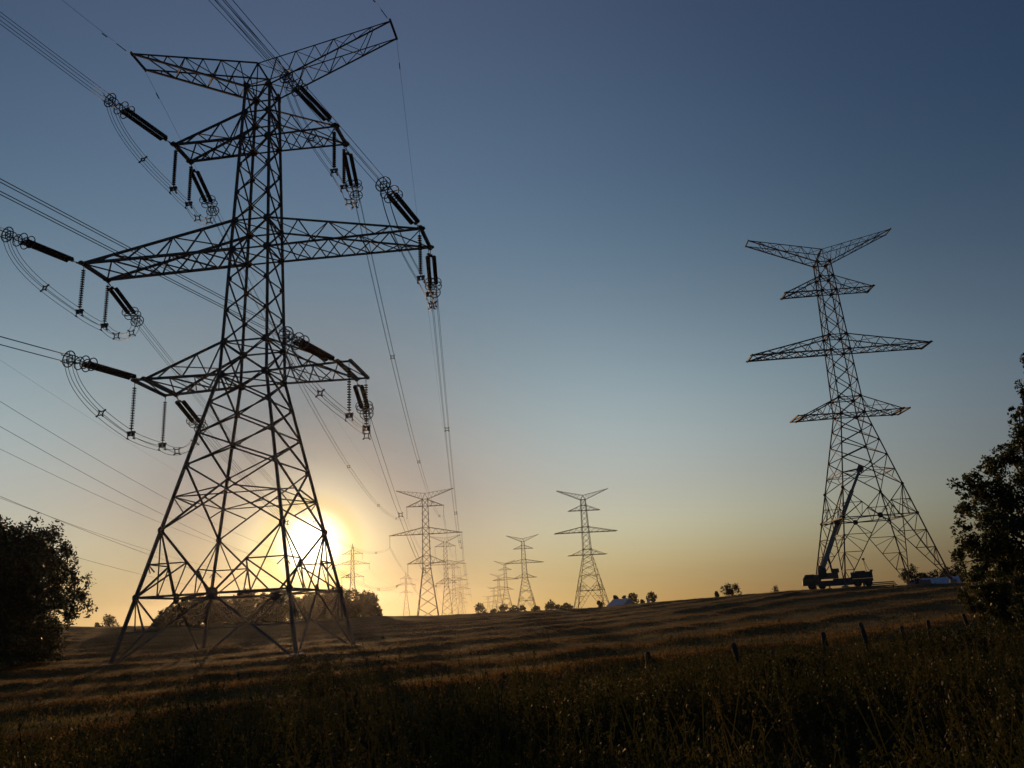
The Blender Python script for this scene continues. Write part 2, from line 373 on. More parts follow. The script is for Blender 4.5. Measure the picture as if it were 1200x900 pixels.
# woodlot in front of the sun: individual trees making one mound
wood = [(206, 717, 0, 2.6), (222, 706, 0, 3.2), (241, 702, 0, 3.0), (262, 704, 0, 3.6), (287, 697, 0, 3.6), (310, 701, 0, 3.0), (330, 695, 0, 3.8),
        (356, 700, 0, 3.2), (378, 696, 0, 3.3), (401, 692, 0, 3.6), (421, 698, 0, 3.2), (436, 707, 0, 1.9), (194, 727, 0, 1.9)]
wpos = ['leftmost but one', 'third from the left', 'fourth from the left', 'fifth from the left', 'sixth from the left', 'seventh from the left, in the middle', 'sixth from the right',
        'fifth from the right', 'fourth from the right', 'third from the right', 'second from the right', 'rightmost, small and pointed', 'leftmost and lowest']
for i, (px, top, H, R) in enumerate(wood):
    D = 150+(i % 3)*5; p = at(px, top, D); p0 = (p.x, p.y, gz(p.x, p.y)); H2 = p.z-p0[2]
    make_tree('woodlot_tree', 'woodlot tree under the setting sun, '+wpos[i], 'tree', p0, dome_clumps(R*1.3, H2*1.10, 20, 50+i, .0, .30, 1.8), 15000, .27, M['leaffar'], 70+i, .2, 'trees of the woodlot under the sun', shell=.6)
# small far trees on the skyline: px, top y, width px, distance, label
far = [(127, 727, 17, 300, 'small round tree on the skyline between the big left tree and the near pylon'),
       (116, 733, 9, 300, 'tiny bush on the skyline just left of the small round tree'),
       (563, 712, 14, 420, 'rounded skyline bush left of the distant right hand pylon row'),
       (578, 716, 8, 420, 'low skyline bush right beside the rounded one'),
       (590, 713, 13, 430, 'dark skyline bush at the foot of the farther unwired pylons'),
       (603, 714, 11, 430, 'smaller dark skyline bush right of the one below the farther bare pylons'),
       (612, 713, 8, 400, 'narrow bush at the base of the middle distance unwired pylon'),
       (629, 714, 12, 380, 'low hedge tree just right of the middle distance unwired pylon'),
       (645, 710, 15, 380, 'round hedge tree between the two distant unwired pylons'),
       (655, 709, 9, 380, 'pointed hedge tree between the two distant unwired pylons'),
       (665, 712, 12, 370, 'low hedge tree just left of the distant unwired pylon'),
       (703, 707, 7, 300, 'little bush between the distant unwired pylon and the pale barn'),
       (722, 701, 8, 315, 'left dark tree behind the pale barn'), (731, 698, 6, 315, 'slim pointed tree behind the pale barn'),
       (741, 698, 11, 315, 'round tree behind the right end of the pale barn'),
       (763, 697, 11, 312, 'tree beside the small white silo'), (753, 705, 5, 312, 'small bush between the pale barn and the white silo'),
       (858, 686, 20, 210, 'lone bushy tree standing on the bare skyline'), (840, 697, 6, 210, 'tiny skyline bush left of the lone tree'),
       (908, 690, 9, 210, 'thin scrubby bush on the skyline between the lone tree and the crane'),
       (1066, 667, 20, 170, 'small dark tree by the right feet of the big unwired pylon'),
       (1094, 671, 16, 235, 'left tree behind the low barn roof at right'), (1108, 669, 15, 235, 'middle tree behind the low barn roof at right'), (1123, 666, 17, 235, 'right tree behind the low barn roof at right'),
       (1082, 675, 10, 235, 'low bush behind the brown shed')]
for i, (px, top, wpx, D, lab) in enumerate(far):
    p = at(px, top, D); R = wpx/2*D/934.5; z0 = gz(p.x, p.y); H = (p.z-z0)*1.06+.004*D*(D < 290 or 1); R *= 1.1
    cl = dome_clumps(R, H, 14, 200+i, .12 if px != 908 else .5, .42)
    make_tree('skyline_tree', lab, 'tree', (p.x, p.y, z0), cl, 2600 if px not in (908,) else 200, .30*D/220, M['leaffar'], 300+i, max(.12, R*.06), 'small trees along the skyline')
# shrubs of the foreground
for i, (px, y, D, H, R, lab) in enumerate([(372, 790, 25, .95, 1.6, 'scruffy bush in front of the near pylon right feet'), (425, 795, 24, .8, 1.4, 'low bush right of the scruffy one before the near pylon'),
       (955, 800, 17, 1.0, .8, 'dark weedy bush among the fence posts'), (1120, 770, 23, 1.2, 1.2, 'low bush at the fence under the right hand tree')]):
    p = at(px, y, D); make_tree('shrub', lab, 'shrub', (p.x, p.y, gz(p.x, p.y)-.1), dome_clumps(R, H*.85, 14, 400+i, .1, .30), 4200, .06, M['weed'], 410+i, .02, shell=.5)

# ------------------------------------------------------------------ lattice towers
hh = dict(TOP=24.68, TT=22.21, TB=19.81, MT=12.44, MB=10., LT=2.51, LB=0., Q1=-2.13, Q2=-4.41, Q3=-6.74, Q4=-11.18, G=-15.447)
def corner(w, i, z):
    sx = -1 if i < 2 else 1; sy = -1 if i % 2 == 0 else 1
    return Vector((sx*w, sy*w, z))
FACES = [(0, 2), (1, 3), (0, 1), (2, 3)]
FN = [(0, 1, 0), (0, 1, 0), (1, 0, 0), (1, 0, 0)]
def arm_build(mb, sx, zb, zt, wb, wt, L, tip, npan, ch, lc, tip_z=None, gus=.3, outer=None):
    """triangular crossarm: two level bottom chords, two sloping top chords"""
    B = [[Vector((sx*(wb+(L-wb)*t), sy*(wb+(tip-wb)*t), zb)) for t in [k/npan for k in range(npan+1)]] for sy in (-1, 1)]
    T = [[Vector((sx*(wt+(L-wt)*t), sy*(wt+(tip-wt)*t), zt+(zb-zt)*t)) for t in [k/npan for k in range(npan+1)]] for sy in (-1, 1)]
    for k in range(2):
        mb.angle(B[k][0], B[k][-1], ch*1.1); mb.angle(T[k][0], T[k][-1], ch)
        for i in range(npan):                                    # side lacing
            if i % 2 == 0 or True:
                mid = (B[k][i]+B[k][i+1])/2
                mb.angle(T[k][i], mid, lc)
                if i < npan-1: mb.angle(mid, T[k][i+1], lc)
    for i in range(npan):                                        # bottom plan lacing
        a, b_ = (0, 1) if i % 2 == 0 else (1, 0)
        mb.angle(B[a][i], B[b_][i+1], lc*1.1); mb.angle(B[b_][i], B[a][i+1], lc*.9)
        if i: mb.angle(B[0][i], B[1][i], lc)
    for i in range(0, npan-1):                                   # top plan lacing
        mb.angle(T[i % 2][i], T[1-i % 2][i+1], lc*.8)
    mb.bar(B[0][-1]-Vector((0, .25, 0)), B[1][-1]+Vector((0, .25, 0)), .22, .26)
    for k in range(2):
        mb.plate(B[k][-1], (0, 0, 1), .34, .03)
    if outer:
        xo, to = outer
        P = [Vector((sx*xo, sy*to, zb)) for sy in (-1, 1)]
        for k in range(2): mb.angle(B[k][-1], P[k], ch)
        mb.bar(P[0]-Vector((0, .15, 0)), P[1]+Vector((0, .15, 0)), .2, .2)
        mb.angle(B[0][-1], P[1], lc); 
def strain_tower(ext, label, loc, rz, group=None, zs=1, detail=True):
    root = thing('transmission_tower', label, 'pylon', loc, rz, group)
    off = 15.447+ext; H = {k: v+off for k, v in hh.items()}
    def w(k):
        h = hh[k] if isinstance(k, str) else k-off
        return 1.753+(1.007-1.753)*h/24.68 if h >= 0 else 1.753+(5.018-1.753)*h/(-15.447)
    def C(i, k):
        z = H[k] if isinstance(k, str) else k
        return corner(w(k), i, z)
    lv = ['G', 'Q4', 'Q3', 'Q2', 'Q1', 'LB', 'LT']
    for a, b_, n in (('LT', 'MB', 3), ('MB', 'MT', 1), ('MT', 'TB', 3), ('TB', 'TT', 1), ('TT', 'TOP', 1)):
        for k in range(1, n): lv.append(H[a]+(H[b_]-H[a])*k/n)
        lv.append(b_)
    body = MB()
    for i in range(4):
        body.angle(C(i, 'G'), C(i, 'LB'), .185); body.angle(C(i, 'LB'), C(i, 'MB'), .17); body.angle(C(i, 'MB'), C(i, 'TOP'), .18)
    for q in range(1, len(lv)-1):
        a, b_ = lv[q], lv[q+1]; low = q < 5
        dw = .12 if low else .10
        for fi, (i, j) in enumerate(FACES):
            body.angle(C(i, a), C(j, b_), dw); body.angle(C(j, a), C(i, b_), dw)
            if b_ in ('LB', 'LT', 'MB', 'MT', 'TB', 'TT', 'TOP'): body.angle(C(i, b_), C(j, b_), .14)
            for e in (i, j):
                cz = C(e, b_); inn = (C(i, b_)+C(j, b_))/2-cz
                body.plate(cz+inn.normalized()*.12, FN[fi], .30 if b_ in ('LB', 'LT', 'MB', 'MT', 'TB', 'TT', 'TOP') else .19, .012)
        if b_ in ('LB', 'LT', 'MB', 'MT', 'TB', 'TT', 'TOP'):
            body.angle(C(0, b_), C(3, b_), .1); body.angle(C(1, b_), C(2, b_), .1)
    # Q4-Q3 redundants
    for fi, (i, j) in enumerate(FACES):
        for e, o_ in ((i, j), (j, i)):
            q4, q3, o3, o4 = C(e, 'Q4'), C(e, 'Q3'), C(o_, 'Q3'), C(o_, 'Q4')
            mz = q4.lerp(q3, .5); dpt = q4.lerp(o3, .31); upt = q3.lerp(o4, .38)
            body.angle(mz, dpt, .09); body.angle(mz, upt, .09)
        m1 = C(i, 'Q4').lerp(C(j, 'Q3'), .5)
        body.angle(C(i, 'Q4').lerp(C(i, 'Q3'), .5), C(j, 'Q4').lerp(C(j, 'Q3'), .5), .08)
        # K panel above the girt
        Gm = (C(i, 'G')+C(j, 'G'))/2
        body.angle(C(i, 'G'), C(j, 'G'), .14)
        body.plate(Gm, FN[fi], .40, .02); 
        for e in (i, j):
            q4, g4 = C(e, 'Q4'), C(e, 'G')
            body.angle(q4, Gm, .125)
            dm = q4.lerp(Gm, .52); lm = q4.lerp(g4, .52)
            body.angle(lm, dm, .09); body.angle(g4, dm, .11); body.angle(q4, g4.lerp(Gm, .5), .09); body.angle(dm, g4.lerp(Gm, .5), .08)
            body.angle(lm, q4.lerp(g4, .52).lerp(g4.lerp(Gm, .5), .25), .07)
            body.plate(q4, FN[fi], .25, .015); body.plate(g4, FN[fi], .25, .015)
    mids = [(C(i, 'G')+C(j, 'G'))/2 for i, j in FACES]           # plan bracing on the girt
    for a, b_ in ((0, 2), (0, 3), (1, 2), (1, 3)): body.angle(mids[a], mids[b_], .11)
    body.build('tower_body', M['steel'], root)
    # legs below the girt: one part each, with its half of the bracing of both faces
    nl = 1 if ext < 6 else 3
    for e in range(4):
        lg = MB(); g4 = C(e, 'G'); f4 = C(e, 0.0)
        lg.angle(f4, g4, .19)
        for fi, (i, j) in enumerate(FACES):
            if e not in (i, j): continue
            Gm = (C(i, 'G')+C(j, 'G'))/2; lg.angle(Gm, f4, .125)
            prevd = Gm; prevl = g4
            for k in range(1, nl+1):
                t = k/(nl+1); lp = g4.lerp(f4, t); dp = Gm.lerp(f4, t)
                lg.angle(lp, dp, .09); lg.angle(prevl, dp, .09)
                if k < nl+1 and nl > 1: lg.angle(lp, Gm.lerp(f4, min(1, t+.125)), .07)
                if nl == 1: lg.angle(g4, lp.lerp(dp, .55), .08)
                prevd, prevl = dp, lp
        o = lg.build('leg', M['steel'], root)
        ft = MB(); ft.lathe(f4+Vector((0, 0, -1.6)), f4+Vector((0, 0, .35)), [(0, .45), (1.9, .45), (1.95, .4)], 14)
        ft.build('footing', M['concrete'], o)
    # crossarms
    for sx in (-1, 1):
        a = MB(); arm_build(a, sx, H['TB'], H['TT'], w('TB'), w('TT'), 6.63, 1.275, 3, .15, .09); a.build('crossarm', M['steel'], root)
        a = MB(); arm_build(a, sx, H['MB'], H['MT'], w('MB'), w('MT'), 13.27, 1.62, 5, .17, .10); a.build('crossarm', M['steel'], root)
        a = MB(); arm_build(a, sx, H['LB'], H['LT'], w('LB'), w('LT'), 7.18, 2.17, 3, .15, .09, outer=(8.07, 2.15)); a.build('crossarm', M['steel'], root)
        # raised earth wire arm with four chords
        p = MB(); n = 7; wt_ = w('TOP'); Vz = 29.237+off; Nz = 26.735+off
        Bc = [[Vector((sx*wt_, sy*wt_, H['TOP'])).lerp(Vector((sx*11.11, sy*1.04, Vz)), t/n) for t in range(n+1)] for sy in (-1, 1)]
        Tc = [[Vector((0, sy*1.06, Nz)).lerp(Vector((sx*11.11, sy*1.04, Vz)), t/n) for t in range(n+1)] for sy in (-1, 1)]
        for k in range(2):
            p.angle(Bc[k][0], Bc[k][-1], .15); p.angle(Tc[k][0], Tc[k][-1], .10)
            for i in range(n-1):
                p.angle(Tc[k][i], Bc[k][i], .06) if i == 0 else None
                p.angle(Bc[k][i], Tc[k][i+1], .07); p.angle(Tc[k][i+1], Bc[k][i+1], .07)
        for i in range(n-1):
            p.angle(Bc[i % 2][i], Bc[1-i % 2][i+1], .08); p.angle(Tc[i % 2][i], Tc[1-i % 2][i+1], .06)
        p.bar(Bc[0][-1]-Vector((0, .12, 0)), Bc[1][-1]+Vector((0, .12, 0)), .16); p.plate(Bc[0][-1], (1, 0, 0), .2); p.plate(Bc[1][-1], (1, 0, 0), .2)
        for k in range(2): p.plate(Bc[k][0], (1, 0, 0), .42, .02)
        if sx < 0:
            p.angle(Tc[0][0], Tc[1][0], .16)
            for k in range(2):
                for e in range(4): p.angle(Tc[k][0], corner(wt_, e, H['TOP']), .09)
        p.build('peak_arm', M['steel'], root)
    root.scale = (1, 1, zs)
    return root
A_BASE = Vector((-19.109, 56.346, 17.691-15.447-4.2)); A_RZ = math.radians(-5.282)
towA = strain_tower(4.2, 'nearest and largest lattice pylon, at left, carrying brown insulators and wires', A_BASE, A_RZ)
towB = strain_tower(9.517, 'tall bare lattice pylon standing alone on the right, with a crane at its feet', (50.111, 117.018, 25.466-24.964), math.radians(-3.11), 'unwired strain pylons')
blabs = ['bare pylon without wires standing right of the middle of the view', 'third bare pylon of the right row, half as tall as the second',
         'fourth bare pylon of the right hand row, faint in the haze', 'fifth bare pylon of the right hand row, very faint', 'sixth bare pylon of the right hand row, almost lost in haze', 'farthest bare pylon of the right hand row, a mere ghost in the haze']
proto = None
for (px, y, D, hgt), lab in zip([(683, 585.2, 346, 47.2), (612.5, 634.5, 557, 49.6), (591.5, 662, 842, 49.6), (584, 676, 1090, 49.6), (578.5, 690, 1340, 49.6), (572, 700, 1600, 49.6)], blabs):
    p = at(px, y, D); z0 = gz(p.x, p.y)
    o = copy_tree(towB); o.location = (p.x, p.y, z0-.2); o.rotation_euler.z = math.radians(5.5); o.scale = (1, 1, max(.6, (p.z-z0)/(49.6 if hgt > 48 else 49.64-.0)))
    o['label'] = lab

# suspension towers of the wired line
SUSP = dict(L=20., M=30.5, U=40.8)
def suspension_tower(label, loc, rz):
    root = thing('transmission_tower', label, 'pylon', loc, rz, 'suspension pylons of the wired line')
    def w(z): return 3.9+(1.45-3.9)*z/18. if z < 18 else 1.45+(1.0-1.45)*(z-18)/25.4
    C = lambda i, z: corner(w(z), i, z)
    lv = [0, 4.2, 8.2, 11.8, 15, 18, 20, 22.6, 25.2, 27.9, 30.5, 32.9, 35.5, 38.1, 40.8, 43.4]
    body = MB()
    for i in range(4): body.angle(C(i, 4.2), C(i, 18), .2); body.angle(C(i, 18), C(i, 43.4), .16)
    for q in range(1, len(lv)-1):
        for fi, (i, j) in enumerate(FACES):
            body.angle(C(i, lv[q]), C(j, lv[q+1]), .11); body.angle(C(j, lv[q]), C(i, lv[q+1]), .11)
            if lv[q+1] in (18, 20, 22.6, 30.5, 32.9, 40.8, 43.4): body.angle(C(i, lv[q+1]), C(j, lv[q+1]), .11)
            for e in (i, j):
                if lv[q+1] >= 18: body.plate(C(e, lv[q+1]), FN[fi], .24, .012)
    body.build('tower_body', M['steel'], root)
    for e in range(4):
        lg = MB(); lg.angle(C(e, 0), C(e, 4.2), .22)
        for i, j in FACES:
            if e in (i, j):
                o_ = j if e == i else i
                X = C(e, 0).lerp(C(o_, 4.2), .52); lg.angle(C(e, 0), X, .12); lg.angle(C(e, 4.2), X, .12)
        lo = lg.build('leg', M['steel'], root)
        ft = MB(); ft.lathe(C(e, -1.2), C(e, .3), [(0, .4), (1.5, .4)], 10); ft.build('footing', M['concrete'], lo)
    for sx in (-1, 1):
        for zb, zt, L, n in ((40.8, 43.2, 6.8, 3), (30.5, 32.9, 13.25, 5), (20, 22.6, 6.9, 3)):
            a = MB(); arm_build(a, sx, zb, zt, w(zb), w(zt), L, .3, n, .13, .075); a.build('crossarm', M['steel'], root)
        p = MB(); n = 7
        Bc = [[Vector((sx*w(43.4), sy*w(43.4), 43.4)).lerp(Vector((sx*10.7, sy*.5, 47.0)), t/n) for t in range(n+1)] for sy in (-1, 1)]
        Tc = [[Vector((0, sy*.7, 45.6)).lerp(Vector((sx*10.7, sy*.5, 47.0)), t/n) for t in range(n+1)] for sy in (-1, 1)]
        for k in range(2):
            p.angle(Bc[k][0], Bc[k][-1], .13); p.angle(Tc[k][0], Tc[k][-1], .06)
            for i in range(n-1): p.angle(Bc[k][i], Tc[k][i+1], .05); p.angle(Tc[k][i+1], Bc[k][i+1], .05)
        if sx < 0:
            for k in range(2):
                for e in (k, k+2): p.angle(Tc[k][0], corner(w(43.4), e, 43.4), .08)
        p.build('peak_arm', M['steel'], root)
    return root
SPOS = []
susp = None
slabs = ['first suspension pylon behind the near pylon, with insulators hanging from its arms', 'second suspension pylon of the wired row, just right of and behind the first',
         'third suspension pylon of the wired row, smaller and hazy', 'fourth suspension pylon of the wired row, faint in the haze', 'farthest suspension pylon of the wired row, hardly visible']
for (px, y, D), lab in zip([(498, 585, 300), (521.5, 635, 546), (531, 662, 792), (538.5, 677, 1038), (542, 687, 1284)], slabs):
    p = at(px, y, D); z0 = gz(p.x, p.y); k = (p.z-z0)/43.4; rz = math.radians(3.8)
    if susp is None: susp = suspension_tower(lab, (p.x, p.y, z0), rz); o = susp
    else: o = copy_tree(susp); o.location = (p.x, p.y, z0); o['label'] = lab
    o.scale = (1, 1, k); SPOS.append((Vector((p.x, p.y, z0)), rz, k))
def sloc(t, x, y, z):
    p, rz, k = t; c, s = math.cos(rz), math.sin(rz)
    return Vector((p.x+x*c-y*s, p.y+x*s+y*c, p.z+z*k))
def aloc(x, y, h):
    c, s = math.cos(A_RZ), math.sin(A_RZ)
    return Vector((A_BASE.x+x*c-y*s, A_BASE.y+x*s+y*c, A_BASE.z+h+15.447+4.2))

# smaller line with pointed towers
def pointed_tower(label, loc, rz):
    root = thing('transmission_tower', label, 'pylon', loc, rz, 'pointed pylons of the smaller line')
    def w(z): return 2.9+(.8-2.9)*z/18. if z < 18 else .8+(.55-.8)*(z-18)/12.
    C = lambda i, z: corner(w(z), i, z)
    lv = [0, 4, 7.6, 10.8, 13.6, 16, 18, 20, 22, 24, 26, 28.5, 30.5]
    body = MB()
    for i in range(4): body.angle(C(i, 4), C(i, 18), .15); body.angle(C(i, 18), C(i, 30.5), .12); body.angle(C(i, 30.5), (0, 0, 35), .12)
    for q in range(1, len(lv)-1):
        for i, j in FACES:
            body.angle(C(i, lv[q]), C(j, lv[q+1]), .08); body.angle(C(j, lv[q]), C(i, lv[q+1]), .08)
            if lv[q+1] >= 18: body.angle(C(i, lv[q+1]), C(j, lv[q+1]), .08)
    body.build('tower_body', M['steel'], root)
    for e in range(4):
        lg = MB(); lg.angle(C(e, 0), C(e, 4), .17)
        for i, j in FACES:
            if e in (i, j):
                o_ = j if e == i else i; X = C(e, 0).lerp(C(o_, 4), .52); lg.angle(C(e, 0), X, .1); lg.angle(C(e, 4), X, .1)
        lg.build('leg', M['steel'], root)
    for sx in (-1, 1):
        for zb, L, n in ((30.4, 4.2, 2), (25.8, 7.2, 4), (20.2, 4.8, 3)):
            a = MB(); arm_build(a, sx, zb, zb+1.7, w(zb), w(zb+1.7), L, .15, n, .1, .06); a.build('crossarm', M['steel'], root)
    return root
DPOS = []; dt = None
for (px, y, D), lab in zip([(None, None, None), (413, 637, 360), (475.5, 670.6, 650)], ['pointed pylon of the smaller line, beyond the left edge behind the big tree', 'pointed slender pylon right beside the sun glare', 'small pointed pylon farther off, left of the first suspension pylon']):
    if px is None: p = Vector((-54.9, 62., 31.5))
    else: p = at(px, y, D)
    z0 = gz(p.x, p.y); k = (p.z-z0)/35
    if dt is None: dt = pointed_tower(lab, (p.x, p.y, z0), math.radians(3.7)); o = dt
    else: o = copy_tree(dt); o.location = (p.x, p.y, z0); o['label'] = lab
    o.scale = (1, 1, k); DPOS.append((Vector((p.x, p.y, z0)), math.radians(3.7), k))

# ------------------------------------------------------------------ insulators
def disc_profile(L, R=.15, pitch=.165):
    prof = [(0, .03)]; n = int(L/pitch)
    for k in range(n):
        t = k*L/n; prof += [(t+.02, .04), (t+.05, .055), (t+.07, R), (t+.10, R*.93), (t+.115, .04)]
    prof.append((L, .03)); return prof
def strain_mesh_parts():
    P = {}
    b = MB(); b.ring((0, .12, 0), (0, 0, 1), .11, .025, 10); b.bar((0, .2, 0), (0, .85, 0), .05); b.ring((0, .5, 0), (1, 0, 0), .07, .025, 8); P['link'] = [b]
    b = MB(); b.plate((0, 1.0, 0), (0, 0, 1), .3, .015, 3, math.pi/2*0); b.bar((-.3, 1.08, 0), (.3, 1.08, 0), .06, .04); P['yoke_plate'] = [b]
    P['disc_string'] = []
    for sx in (-1, 1):
        b = MB(); b.lathe((sx*.25, 1.1, 0), (sx*.25, 5.0, 0), disc_profile(3.9, .175), 12); P['disc_string'].append(b)
    P['corona_ring'] = []
    for sx in (-1, 1):
        for yy in (4.75, 5.35):
            b = MB(); b.ring((sx*.25, yy, 0), (0, 1, 0), .43, .038, 24); b.bar((sx*.25-.43, yy, 0), (sx*.25+.43, yy, 0), .03); P['corona_ring'].append(b)
    b = MB(); b.ring((0, 6.35, 0), (0, 1, 0), .54, .042, 28)
    b.bar((-.54, 6.35, 0), (.54, 6.35, 0), .035); b.bar((0, 6.35, -.54), (0, 6.35, .54), .035); P['corona_ring'].append(b)
    b = MB(); b.bar((-.35, 5.1, 0), (.35, 5.1, 0), .07, .05)
    for sx in (-1, 1):
        b.bar((sx*.27, 5.05, 0), (sx*.23, 5.9, 0), .05)
        for sz in (-1, 1): b.bar((sx*.23, 5.6, 0), (sx*.23, 5.95, sz*.23), .04); b.tube([(sx*.23, 5.9, sz*.23), (sx*.23, 6.75, sz*.23)], .035, 6)
    for s_ in (-1, 1):
        b.bar((-.25, 6.3, s_*.23), (.25, 6.3, s_*.23), .05); b.bar((s_*.23, 6.3, -.25), (s_*.23, 6.3, .25), .05)
    P['clamp_frame'] = [b]
    return P
SP = {k: [(b.mesh(k, M['porcelain'] if k == 'disc_string' else M['ringm'])) for b in v] for k, v in strain_mesh_parts().items()}
def place_parts(name, meshes, label, cat, loc, mat3, group):
    root = thing(name, label, cat, loc, 0, group); root.rotation_euler = mat3.to_euler()
    for k, lst in meshes.items():
        for me in lst:
            o = bpy.data.objects.new(k, me); COL.objects.link(o); o.parent = root
    return root
def basis(d):
    y = d.normalized(); x = y.cross(Vector((0, 0, 1))).normalized(); z = x.cross(y)
    return Matrix((x, y, z)).transposed()
b1 = MB(); b1.bar((0, 0, 0), (0, 0, -.42), .035); b1.ring((0, 0, -.1), (1, 0, 0), .06, .02, 8)
b2 = MB(); b2.lathe((0, 0, -.4), (0, 0, -3.55), disc_profile(3.15, .155, .18), 12)
b3 = MB(); b3.bar((0, 0, -3.5), (0, 0, -3.75), .05); b3.bar((-.3, 0, -3.72), (.3, 0, -3.72), .06, .12); b3.bar((-.24, 0, -3.98), (.24, 0, -3.98), .05)
for sx in (-1, 1): b3.bar((sx*.24, 0, -3.65), (sx*.24, 0, -4.25), .05); b3.bar((sx*.24, -.14, -3.73), (sx*.24, .14, -3.73), .07); b3.bar((sx*.24, -.14, -4.2), (sx*.24, .14, -4.2), .07); b3.box((sx*.15-.09, -.09, -4.0), (sx*.15+.09, .09, -3.74))
JP = {'link': [b1.mesh('link', M['ringm'])], 'disc_string': [b2.mesh('disc_string', M['porcelain'])], 'clamp': [b3.mesh('clamp', M['ringm'])]}
b4 = MB(); b4.lathe((0, 0, -.3), (0, 0, -4.0), disc_profile(3.7, .14, .3), 8); b4.smooth = False
b4c = MB(); b4c.bar((-.3, 0, -4.0), (.3, 0, -4.0), .09); b4c.bar((0, 0, 0), (0, 0, -.3), .05)
KP = {'disc_string': [b4.mesh('disc_string', M['porcelain'])], 'clamp': [b4c.mesh('clamp', M['ringm'])]}

def quad_bundle(pts, r, half=.23, seg=5):
    """four parallel tubes along a path; returns list of 4 meshbuilders"""
    pts = [Vector(p) for p in pts]; out = []
    for ox, oz in ((-1, -1), (1, -1), (1, 1), (-1, 1)):
        q = []
        for i, p in enumerate(pts):
            d = pts[min(i+1, len(pts)-1)]-pts[max(i-1, 0)]; h = Vector((d.y, -d.x, 0)).normalized(); u = h.cross(d).normalized()
            q.append(p+h*(ox*.95-oz*.3)*half+u*(oz*.95+ox*.3)*half)
        b = MB(); b.smooth = True; b.tube(q, r, seg); out.append(b)
    return out
def spacer(p, d, half=.23, sc=1.):
    d = Vector(d).normalized(); h = Vector((d.y, -d.x, 0)).normalized(); u = h.cross(d).normalized(); b = MB()
    q = [p+(h*a+u*c)*half*.72 for a, c in ((-1, -1), (1, -1), (1, 1), (-1, 1))]
    for k in range(4):
        b.bar(q[k], q[(k+1) % 4], .04*sc); a, c = ((-1, -1), (1, -1), (1, 1), (-1, 1))[k]
        b.bar(q[k], p+(h*a+u*c)*half*1.25, .055*sc)
    return b
PH = [('top left', -1, 'TB', 6.63, 1.275, 6.63, 1.275), ('top right', 1, 'TB', 6.63, 1.275, 6.63, 1.275), ('middle left', -1, 'MB', 13.27, 1.62, 13.27, 1.62),
      ('middle right', 1, 'MB', 13.27, 1.62, 13.27, 1.62), ('bottom left', -1, 'LB', 7.18, 2.17, 8.07, 2.15), ('bottom right', 1, 'LB', 7.18, 2.17, 8.07, 2.15)]
IN_AZ = math.radians(18)
INP = [(20, .02, .02), (20, .05, .04), (18, -.05, -.03), (16, .06, .08), (20, -.02, -.05), (18, .02, 0)]   # assembly bearing, its slope, wire slope
SH = [('U', 6.8), ('U', 6.8), ('M', 13.25), ('M', 13.25), ('L', 6.9), ('L', 6.9)]
susp_bottom = {}
for i in range(len(SPOS)):
    for q, (nm, sx, *_r) in enumerate(PH):
        k, L = SH[q]; tip = sloc(SPOS[i], sx*L, 0, SUSP[k])-Vector((0, 0, .12))
        o = place_parts('suspension_insulator', KP, 'insulator hanging from the %s arm of the %s distant wired pylon' % (nm, ['first', 'second', 'third', 'fourth', 'farthest'][i]), 'insulator', tip, Matrix.Rotation(SPOS[i][1], 3, 'Z'), 'insulators hanging from the distant wired pylons')
        susp_bottom[(i, q)] = tip-Vector((0, 0, 4.15))
def span(P, Q, sag, n=40):
    return [P.lerp(Q, t/n)-Vector((0, 0, 4*sag*(t/n)*(1-t/n))) for t in range(n+1)]
